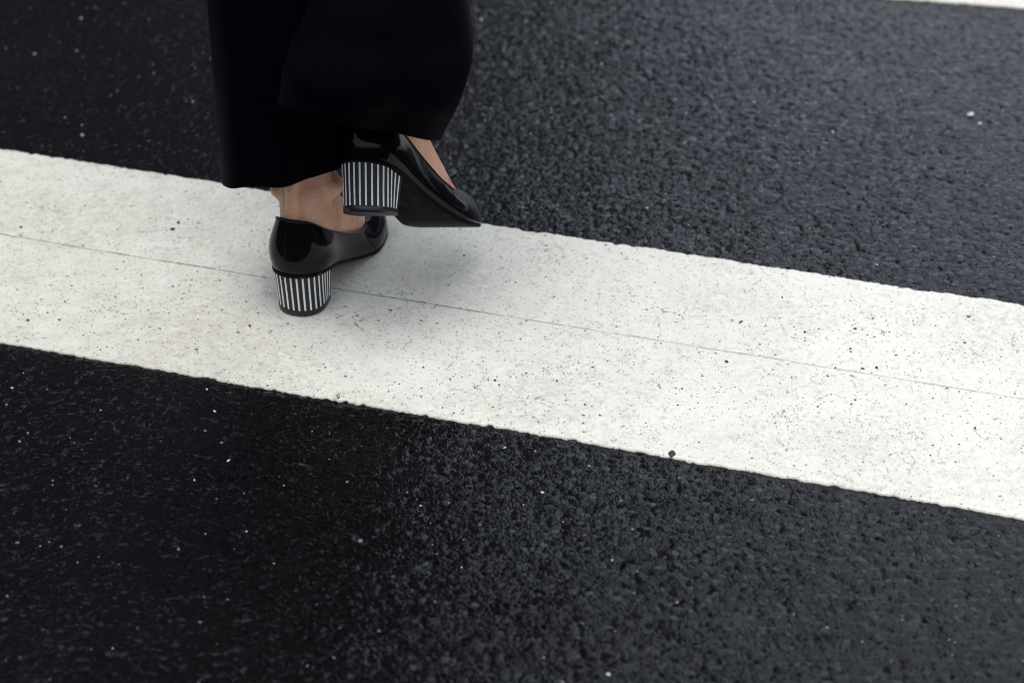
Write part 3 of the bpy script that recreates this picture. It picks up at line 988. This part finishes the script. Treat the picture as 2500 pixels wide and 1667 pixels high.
# ------------------------------------------------------------------ loose and embedded grit
def stone_into(bm, x, y, z, r, flat, seed):
    rr = random.Random(seed)
    g = bmesh.ops.create_icosphere(bm, subdivisions=1, radius=1.0)
    rot = Euler((rr.uniform(-0.4, 0.4), rr.uniform(-0.4, 0.4), rr.uniform(0, 6.28))).to_matrix()
    s = Vector((r * rr.uniform(0.8, 1.4), r * rr.uniform(0.6, 1.0), r * flat))
    for v in g['verts']:
        p = Vector((v.co.x * s.x, v.co.y * s.y, v.co.z * s.z)) * rr.uniform(0.78, 1.15)
        v.co = rot @ p + Vector((x, y, z))

def in_stripe(x, y, pad=0.004):
    d = np.array([x, y]) @ nrm
    if 1.7653 - pad < d < 2.1240 + pad:
        return True
    d2 = np.array([-math.sin(A2), math.cos(A2)])
    return (np.array([x, y]) - np.array([0.4902, 2.7952])) @ d2 > -pad

chips = {'pale': 260, 'tan': 130, 'grey': 300}
for kind, cnt in chips.items():
    bm = bmesh.new()
    k = 0
    while k < cnt:
        x, y = random.uniform(-0.78, 0.80), random.uniform(1.46, 2.98)
        if in_stripe(x, y):
            continue
        k += 1
        r = {'pale': 0.0008, 'tan': 0.0010, 'grey': 0.0011}[kind] * random.lognormvariate(0, 0.40)
        z = float(asphalt_height(np.array([x]), np.array([y]))[0])
        stone_into(bm, x, y, z + r * 0.12, min(r, 0.0038), 0.45, k * 7 + cnt)
    me = bpy.data.meshes.new('embedded_chips'); bm.to_mesh(me); bm.free()
    me.materials.append(M_chip[kind])
    o = link(bpy.data.objects.new({'pale': 'pale_stone_chips', 'tan': 'tan_stone_chips', 'grey': 'grey_stone_chips'}[kind], me))
    tag(o, {'pale': 'tiny pale stone chips scattered in the black asphalt', 'tan': 'tiny tan stone chips scattered in the black asphalt',
            'grey': 'tiny grey stone chips scattered in the black asphalt'}[kind], 'stone chips', kind='stuff')

bm = bmesh.new()
for k in range(150):
    u, d = random.uniform(-1.25, 0.12), random.uniform(1.775, 2.115)
    x, y = np.array([math.cos(ANG), math.sin(ANG)]) * u + nrm * d
    r = 0.0009 * random.lognormvariate(0, 0.42)
    zb = (vnoise(np.array([x]), np.array([y]), 0.05, 61)[0] - 0.5) * 0.0008 + (vnoise(np.array([x]), np.array([y]), 0.35, 71)[0] - 0.5) * 0.002 + 0.0022
    stone_into(bm, x, y, zb + r * 0.3, min(r, 0.0028), 0.6, k + 900)
me = bpy.data.meshes.new('black_grit'); bm.to_mesh(me); bm.free()
me.materials.append(M_chip['black'])
tag(link(bpy.data.objects.new('black_grit', me)), 'specks of black grit lying on the white crosswalk stripe', 'grit', kind='stuff')

def pebble(x, y, r, flat, mat, label, seed, lift=0.0):
    bm = bmesh.new()
    rr = random.Random(seed)
    g = bmesh.ops.create_icosphere(bm, subdivisions=3, radius=1.0)
    for v in g['verts']:
        n = 1 + 0.12 * math.sin(v.co.x * 3.1 + seed) * math.cos(v.co.y * 2.7 - seed) + 0.06 * math.sin(v.co.z * 5 + v.co.x * 4)
        v.co = Vector((v.co.x * r * 1.25, v.co.y * r * 0.9, v.co.z * r * flat)) * n
    me = bpy.data.meshes.new('pebble'); bm.to_mesh(me); bm.free()
    me.polygons.foreach_set('use_smooth', [True] * len(me.polygons))
    me.materials.append(mat)
    o = link(bpy.data.objects.new('pebble', me))
    o.location = (x, y, r * flat * 0.75 + lift)
    o.rotation_euler = (0, 0, rr.uniform(0, 6))
    tag(o, label, 'pebble')

pebble(0.1464, 1.806, 0.0038, 0.55, M_chip['black'], 'small dark pebble at the lower edge of the long white stripe', 3, 0.001)
pebble(0.5276, 2.480, 0.0038, 0.6, M_chip['pale'], 'largest pale pebble on the grey asphalt at the upper right', 5)
pebble(0.5345, 2.459, 0.0021, 0.6, M_chip['pale'], 'small pale pebble just below the largest pale one', 8)

# ------------------------------------------------------------------ the street front ahead on the left: outside the picture, mirrored in the wet road
def building(x0, x1, y0, y1, h, name_label):
    root = bpy.data.objects.new('office_building', None)
    root.location = ((x0 + x1) / 2, (y0 + y1) / 2, 0)
    link(root)
    tag(root, name_label, 'building')
    cx, cy = root.location.x, root.location.y
    wallm = simple_mat('grey_stone_facade', (0.09, 0.093, 0.102), 0.8, 0.6, 0.2, 0.01)
    glass = simple_mat('dark_window_glass', (0.03, 0.035, 0.04), 0.12, 0.3, 0.2)
    bm = bmesh.new()
    def box(a, b):
        g = bmesh.ops.create_cube(bm, size=1.0)
        a, b = Vector(a), Vector(b)
        bmesh.ops.transform(bm, matrix=Matrix.Translation((a + b) / 2) @ Matrix.Diagonal((*(b - a), 1)), verts=g['verts'])
    box((x0 - cx, y0 - cy, 0), (x1 - cx, y1 - cy, h))
    me = bpy.data.meshes.new('wall'); bm.to_mesh(me); bm.free(); me.materials.append(wallm)
    link(bpy.data.objects.new('wall', me), root)
    bm = bmesh.new(); box((x0 - cx - 0.4, y0 - cy - 0.4, h), (x1 - cx + 0.4, y1 - cy + 0.4, h + 0.8))
    me = bpy.data.meshes.new('roof'); bm.to_mesh(me); bm.free(); me.materials.append(wallm)
    link(bpy.data.objects.new('roof', me), root)
    bm = bmesh.new(); box((-0.75, -0.06, -1.0), (0.75, 0.06, 1.0))
    wme = bpy.data.meshes.new('window'); bm.to_mesh(wme); bm.free(); wme.materials.append(glass)
    bm = bmesh.new(); box((-0.95, -0.16, -0.1), (0.95, 0.04, 0.0))
    sme = bpy.data.meshes.new('sill'); bm.to_mesh(sme); bm.free(); sme.materials.append(wallm)
    x = x0 + 1.6
    while x < x1 - 1.2:
        z = 2.4
        while z < h - 1.8:
            w = bpy.data.objects.new('window', wme); link(w, root)
            w.location = (x - cx, y0 - cy, z)
            s = bpy.data.objects.new('sill', sme); link(s, w)
            s.location = (0, 0, -1.05)
            z += 3.5
        x += 3.2
    return root

building(-34.0, 1.3, 22.0, 36.0, 30.0, 'grey stone office block mirrored dark in the left half of the wet road')
building(22.0, 34.0, -30.0, 45.0, 8.5, 'unseen low grey street front added off the right side to darken the patent shoes')  # this and the next two: unseen rows added to darken the shoes' reflections
building(-30.0, 20.0, -34.0, -18.0, 8.0, 'unseen low grey street front added behind the camera to darken the patent heels')
building(-36.0, -22.0, -16.0, 18.0, 9.0, 'unseen low grey street front added off the left side to darken the patent shoes')
